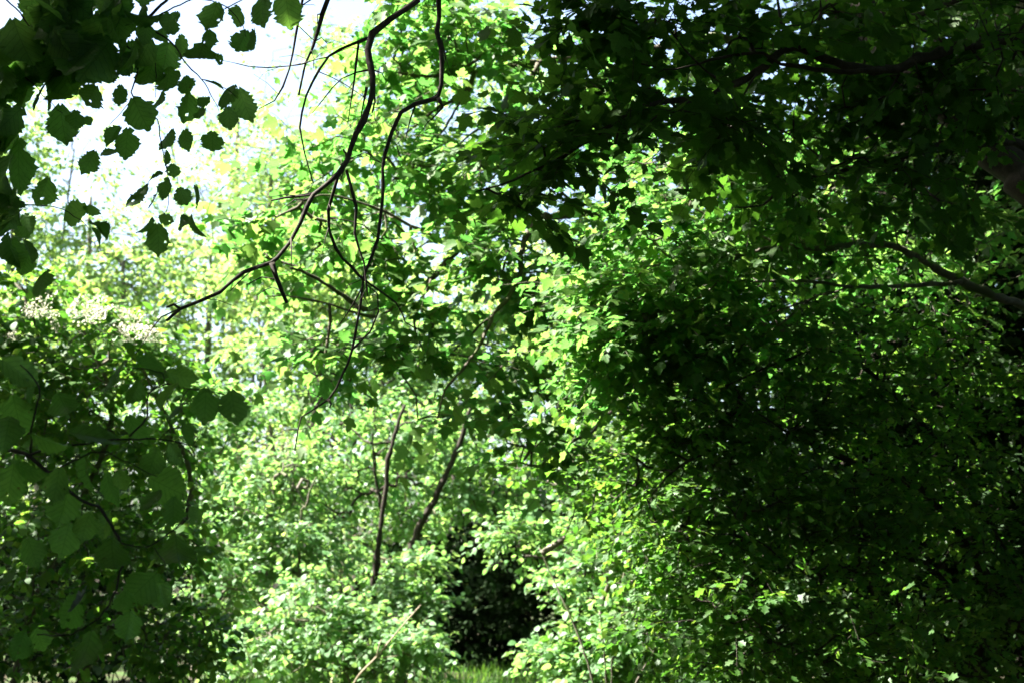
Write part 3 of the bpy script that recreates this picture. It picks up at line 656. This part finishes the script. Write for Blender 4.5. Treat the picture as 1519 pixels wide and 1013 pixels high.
g_pts = [ell(60,520,12,110,80,.7,170), ell(180,520,12,90,70,.6,130), ell(90,640,12,140,110,.7,210), ell(230,640,12.2,90,90,.6,110), ell(110,800,11.6,150,110,.7,200), ell(250,800,11.8,90,100,.6,110), ell(90,950,11.4,150,80,.7,150), ell(250,950,11.6,100,80,.6,110), ell(40,430,12.4,60,50,.5,50)]
eld = tree('elder_bush', 'elder with flat cream flower clusters at the edge of the white sky gap', 'elder', gb, None, g_limbs, g_pts, ('elder', ovate), .075, 'small', 'bark_grey', per=9, spray=.3, droop=.4, rtip=.0025)
for px, py, r in ((128,462,.11),(142,452,.10),(150,466,.09),(195,478,.11),(205,488,.10),(215,498,.09),(186,465,.08),(188,500,.08),(60,455,.09),(72,466,.07),(20,500,.06),(45,462,.06),(228,500,.08),(80,480,.06),(112,448,.05)):
    o = link('flower_cluster', um, None, eld); o.location = P(px, py, 11.3 + rng.uniform(-.15, .15)) - gb; o.scale = (r * 1.3, r * 1.3, r * 1.3); o.rotation_euler = (R(38) + rng.normal() * .25, rng.normal() * .25, rng.uniform(0, 6))

# ------------------------------------------------------------------ sunlit shrubs round the path
def shrub(name, label, cat, base, pts, leaf, size, mat, nst=4, per=10, spray=.35, bark='bark_grey', h=1.8, group=None, extra=(), parts=300, droop=.35):
    b = np.array(base, float); L_ = []
    A = np.vstack(pts); c = A.mean(0)
    for k in range(nst):
        q = A[rng.integers(0, len(A))]
        L_.append(('stem', [b + [rng.normal() * .12, rng.normal() * .1, 0], b + (q - b) * np.array([.25, .3, .4]), b + (q - b) * .75], rng.uniform(.009, .018), .005))
    return tree(name, label, cat, b, None, L_ + list(extra), pts, leaf, size, mat, bark, per=per, spray=spray, group=group, rtip=.003, parts=parts, droop=droop)

S = lambda px, d: G((px - 759.5) / FPX * d, d * CP + .3)
shrub('hazel_shrub', 'pale sunlit hazel shrub filling the middle left of the clearing', 'shrub', S(420, 19), [ell(380,740,19,70,70,.8,130), ell(450,700,19.4,60,50,.7,90), ell(330,850,18.6,70,70,.8,120), ell(420,830,18.8,90,40,.8,130), ell(470,790,18.8,50,30,.6,60), ell(390,920,18.4,90,50,.8,130), ell(420,985,18,120,40,.7,120)], ('shrub', ovate), .082, 'shrub', extra=[('stem', PP([(440,1010),(447,777),(455,749),(462,723),(469,708)], 18.6, 18.4), .03, .012), ('stem', PP([(455,749),(440,725),(425,705)], 18.6), .014, .006)])
shrub('hazel_shrub', 'low broad leaved shrub in full sun before two slim dark stems', 'shrub', S(540, 17.5), [ell(470,890,17.5,60,60,.6,70), ell(520,915,17.6,70,34,.5,80), ell(585,935,17.2,60,26,.5,60), ell(550,985,17,120,34,.6,130), ell(440,965,17,80,46,.6,100)], ('shrub', ovate), .088, 'shrub')
shrub('dogwood_shrub', 'sunlit shrub overhanging the left lip of the dark hollow', 'shrub', S(620, 20), [ell(600,900,20,60,50,.7,140), ell(625,968,19.5,50,24,.6,70), ell(615,845,20.5,45,36,.7,80)], ('shrub', ovate), .095, 'shrub')
shrub('dogwood_shrub', 'bright shrub spilling over the right lip of the dark hollow', 'shrub', S(880, 15.5), [ell(880,830,15.8,90,70,.7,210), ell(885,930,15.4,90,70,.7,240), ell(850,990,15,80,36,.5,130), ell(930,960,15,90,70,.6,150), ell(800,790,16.4,60,40,.5,80)], ('shrub', ovate), .085, 'shrub', bark='bark', nst=2)
shrub('dogwood_shrub', 'shady shrub above the right lip of the dark hollow', 'shrub', S(900, 13), [ell(900,720,13,90,80,.6,170), ell(840,680,13.4,70,60,.5,90), ell(960,850,12.4,80,90,.6,140)], ('shrub', ovate), .075, 'small')
st1 = S(556, 21)
tree('young_tree', 'young tree with a slim dark upright stem in the bright clearing', 'tree', st1, (np.vstack([[st1], PP([(552,897),(556,850),(563,800),(566,757),(573,718),(578,670),(600,600)], 20.2)]), .06, .02), [B([(566,757),(556,700),(552,640)], .025, .01, 21)],
     [ell(560,640,21.6,110,60,1.0,110), ell(520,730,21.4,90,60,.9,90), ell(600,700,21.4,80,60,.9,80)], ('shrub', ovate), .10, 'shrub', 'bark', per=10, spray=.45, rtip=.004)
st2 = S(600, 22)
tree('young_tree', 'young tree with a slanting dark stem beside the dark hollow', 'tree', st2, (np.vstack([[st2], PP([(591,886),(609,822),(620,786),(638,750),(655,720),(680,660),(700,600)], 21)]), .075, .025), [B([(620,786),(650,730),(690,720)], .02, .008, 22)],
     [ell(690,640,22.4,110,70,1.1,130), ell(650,750,22.4,80,50,.9,70), ell(720,720,22,90,50,1.0,130), ell(770,790,22.5,60,22,.8,50)], ('shrub', ovate), .10, 'shrub', 'bark', per=10, spray=.45, rtip=.004)
shrub('hazel_shrub', 'tall sunlit shrub standing behind the elder flowers', 'shrub', S(300, 20), [ell(300,660,20,80,70,.9,110), ell(260,590,20.5,80,50,.8,80), ell(350,610,20.5,80,50,.8,80), ell(310,760,19.5,70,70,.8,90)], ('shrub', ovate), .09, 'shrub')
st3 = S(520, 26)  # tree added so its crown shades the grass and the hollow
tree('young_tree', 'round crowned young tree added behind the two slim stems to shade the hollow', 'tree', st3, (np.vstack([[st3], PP([(525,850),(518,760),(522,650),(520,540)], 26)]), .09, .03), [B([(518,760),(560,680),(600,600)], .035, .01, 26), B([(520,700),(480,640),(450,560)], .03, .01, 26)],
     [ell(520,560,27.5,160,100,1.8,400), ell(620,700,26,80,80,1.0,80)], ('shrub', ovate), .11, 'shrub', 'bark', per=10, spray=.5, rtip=.004)
for px, d, top, lean, lab in ((500, 23, 640, 12, 'thin pale sapling between the sunlit shrubs'), (610, 24.5, 620, -10, 'thin leafy sapling rising behind the slanting stem'), (395, 22, 600, 20, 'thin sapling above the pale sunlit hazel')):
    b = S(px, d)
    tree('sapling', lab, 'sapling', b, (np.vstack([[b], PP([(px + lean * .3, 900), (px + lean * .5, 800), (px + lean, 700), (px + lean * 1.3, top)], d)]), .032, .008), [],
         [ell(px + lean, 720, d, 70, 110, .9, 150), ell(px + lean * .6, 850, d, 60, 60, .8, 70)], ('shrub', ovate), .09, 'shrub', 'bark_pale', per=10, spray=.42, rtip=.0035)
# leaning dead stick
sb = S(515, 18.2)
dead = thing('dead_branch', 'bare pale brown branch leaning out of the sunlit shrubs', 'branch', sb)
for pts, r0, r1 in (([(515,1040),(527,1010),(559,973),(595,930),(624,897)], .022, .008), ([(559,973),(562,958),(566,948)], .012, .006), ([(559,975),(575,974),(590,972)], .009, .004)):
    q = PP(pts, 16.4); 
    if r0 > .02: q = np.vstack([[sb], q[1:]])
    p = catmull(q, .05); V, T = tube(p, np.linspace(r0, r1, len(p)), 6, .05); link('branch' if r0 > .02 else 'twig', mesh_np('branch', V - sb, T), M['bark_pale'], dead)

# dark-leaved yews added to deepen the shade in the hollow and behind the elder
for i, (px, d, hh, lab) in enumerate(((725, 29, 2.2, 'dense dark yew added to darken the back of the hollow'), (840, 27, 2.2, 'dense dark yew added to darken the space behind the right lip of the hollow'), (640, 29.5, 1.5, 'low dense yew added to darken the hollow behind the slanting stem'), (200, 25, 2.0, 'dense dark yew added to deepen the shade behind the elder'), (50, 22, 2.2, 'dense dark yew added to darken the ground behind the elder stems'))):
    b = S(px, d)
    shrub('added_yew', lab, 'yew', b, [blob_points(b + [0, 0, hh * .9], (1.9, 1.2, hh), 520, sig=.2)], ('yew', tiny), .15, 'yew', nst=5, per=12, spray=.5, bark='bark', parts=0)

# ------------------------------------------------------------------ far trees
far = [(130, 36, 215, 300, 'slender pale far tree standing in the white sky gap', 200), (350, 40, 60, 330, 'thin topped far tree between the sky gap and the hanging branches', 230), (60, 30, 400, 170, 'bright far tree rising behind the elder flowers', 420), (20, 34, 90, 260, 'tall pale far tree behind the dark hazel leaves', 380), (400, 38, 160, 260, 'tall pale far tree behind the tip of the hanging branch', 380), (180, 33, 330, 230, 'pale far tree closing the bottom of the white sky gap', 420), (310, 36, 300, 260, 'low yellow green far tree under the white sky gap', 520), (470, 30, 330, 190, 'bright far tree behind the hanging bare branches', 620), (640, 33, 380, 260, 'pale far tree behind the mossy maple limbs', 700),
       (830, 31, 330, 260, 'far tree seen through the maple leaves above the hollow', 620), (560, 42, 10, 330, 'tall far tree reaching up to the top of the clearing', 560), (760, 45, 0, 330, 'tall far tree thinning out against the white sky', 520), (920, 29, 500, 240, 'far tree behind the shady shrub above the hollow', 420), (1000, 36, 350, 300, 'far tree half hidden by the curving bough', 520), (1250, 34, 330, 330, 'far tree showing as specks through the dark wood', 380)]
for px, d, top, hh, lab, n in far:
    b = S(px, d)
    c = P(px, top + hh * .55, d)
    hz = c[2]; rx = 150 * d / FPX; 
    tree('far_tree', lab, 'tree', b, ([b, b + [.1, 0, hz * .4], (b + c) / 2 + [0, 0, hz * .15], c + [0, 0, hh * .3 * d / FPX]], .16, .04), [('limb', [b + [0, 0, hz * .5], (b + c) / 2 + [.8, 0, .6], c + [rx * .6, 0, .2]], .05, .015), ('limb', [b + [0, 0, hz * .45], (b + c) / 2 + [-.8, 0, .4], c + [-rx * .6, 0, 0]], .05, .015)],
         [blob_points(c, (rx, 1.8, hh * .62 * d / FPX), n), blob_points((b + c) / 2, (rx * .95, 1.6, hz * .5), n // 2)], ('far', tiny), .135, 'far', 'bark_grey', per=11, spray=.6, rtip=.005, parts=0, group=None)

# ------------------------------------------------------------------ off-frame oaks and hollies added around the viewer to block sun and sky
for i, (x, y, h_, rr) in enumerate(((-7.6, 6.7, 11, 3.7), (-6.5, 0, 12, 3.4), (0.5, -6, 13, 3.4), (6, -4, 12, 3.4), (9.5, 5, 13, 3.4), (-5, -7, 12, 3.4), (-8.8, 12.0, 8.6, 2.6), (7.2, 9.0, 14, 4.6), (10, 14, 14, 4.4))):
    b = G(x, y)
    tree('oak_tree', 'off frame oak added around the viewer to block sun and sky', 'oak', b, ([b, b + [.1, 0, h_ * .3], b + [-.1, .1, h_ * .6], b + [0, 0, h_ * .85]], .24, .06), [],
         [blob_points(b + [0, 0, h_ * .62], (rr, rr, h_ * .33), 420, sig=.22), blob_points(b + [0, 0, h_ * .2], (2.6, 2.6, h_ * .22), 200, sig=.22)], ('canopy', diamond), .28, 'canopy', 'bark', per=13, spray=.7, parts=0, group='off frame oaks added to block sun and sky')
for (x, y), c, rad, n in (((7.2, 11.5), (2.6, 11.3, 12.9), (5.8, 4.2, 1.2), 800), ((9.6, 19), (3.4, 18.4, 13.4), (6.2, 3.6, 1.2), 800), ((12.5, 14), (10.5, 14, 12.5), (5, 5, 1.8), 650), ((13, 22), (11.5, 21, 13.2), (5, 4.5, 1.6), 600), ((-3.4, -2.6), (-2.6, 0.4, 8.6), (6.2, 4.1, 1.3), 1050)):  # crowns above the view, added to shade the right wood and the hazels
    b = G(x, y); c = np.array(c)
    tree('oak_tree', 'tall off frame oak added to shade the wood with its spreading crown', 'oak', b, ([b, b + [.05, 0, c[2] * .4], b * .9 + c * .1 + [0, 0, c[2] * .6], c * .5 + b * .5 + [0, 0, c[2] * .38], c], .28, .08), [],
         [blob_points(c, rad, n, sig=.22)], ('canopy', diamond), .28, 'canopy', 'bark', per=13, spray=.7, parts=0, group='tall off frame oaks added for shade')
for x, y, lab in ((-4.3, 3.4, 'off frame holly added left of the hazels to darken them'), (-3.6, -1.6, 'off frame holly added behind the viewer to block light on the hazels'), (3.4, -1.2, 'off frame holly added behind the viewer to block light under the oak'), (5.2, 4.6, 'off frame holly added to block light under the leaning maple')):  # hollies out of view, added to cut stray light on the foreground
    b = G(x, y)
    shrub('added_holly', lab, 'holly', b, [blob_points(b + [0, 0, 2.4], (1.3, 1.8, 2.2), 420, sig=.2)], ('holly', ovate), .16, 'yew', nst=4, per=11, spray=.4, bark='bark', parts=0)
tot = sum(s[2] for s in STATS)
print('LEAVES', sum(s[1] for s in STATS), 'TRIS', tot)
for s in STATS: print(s)
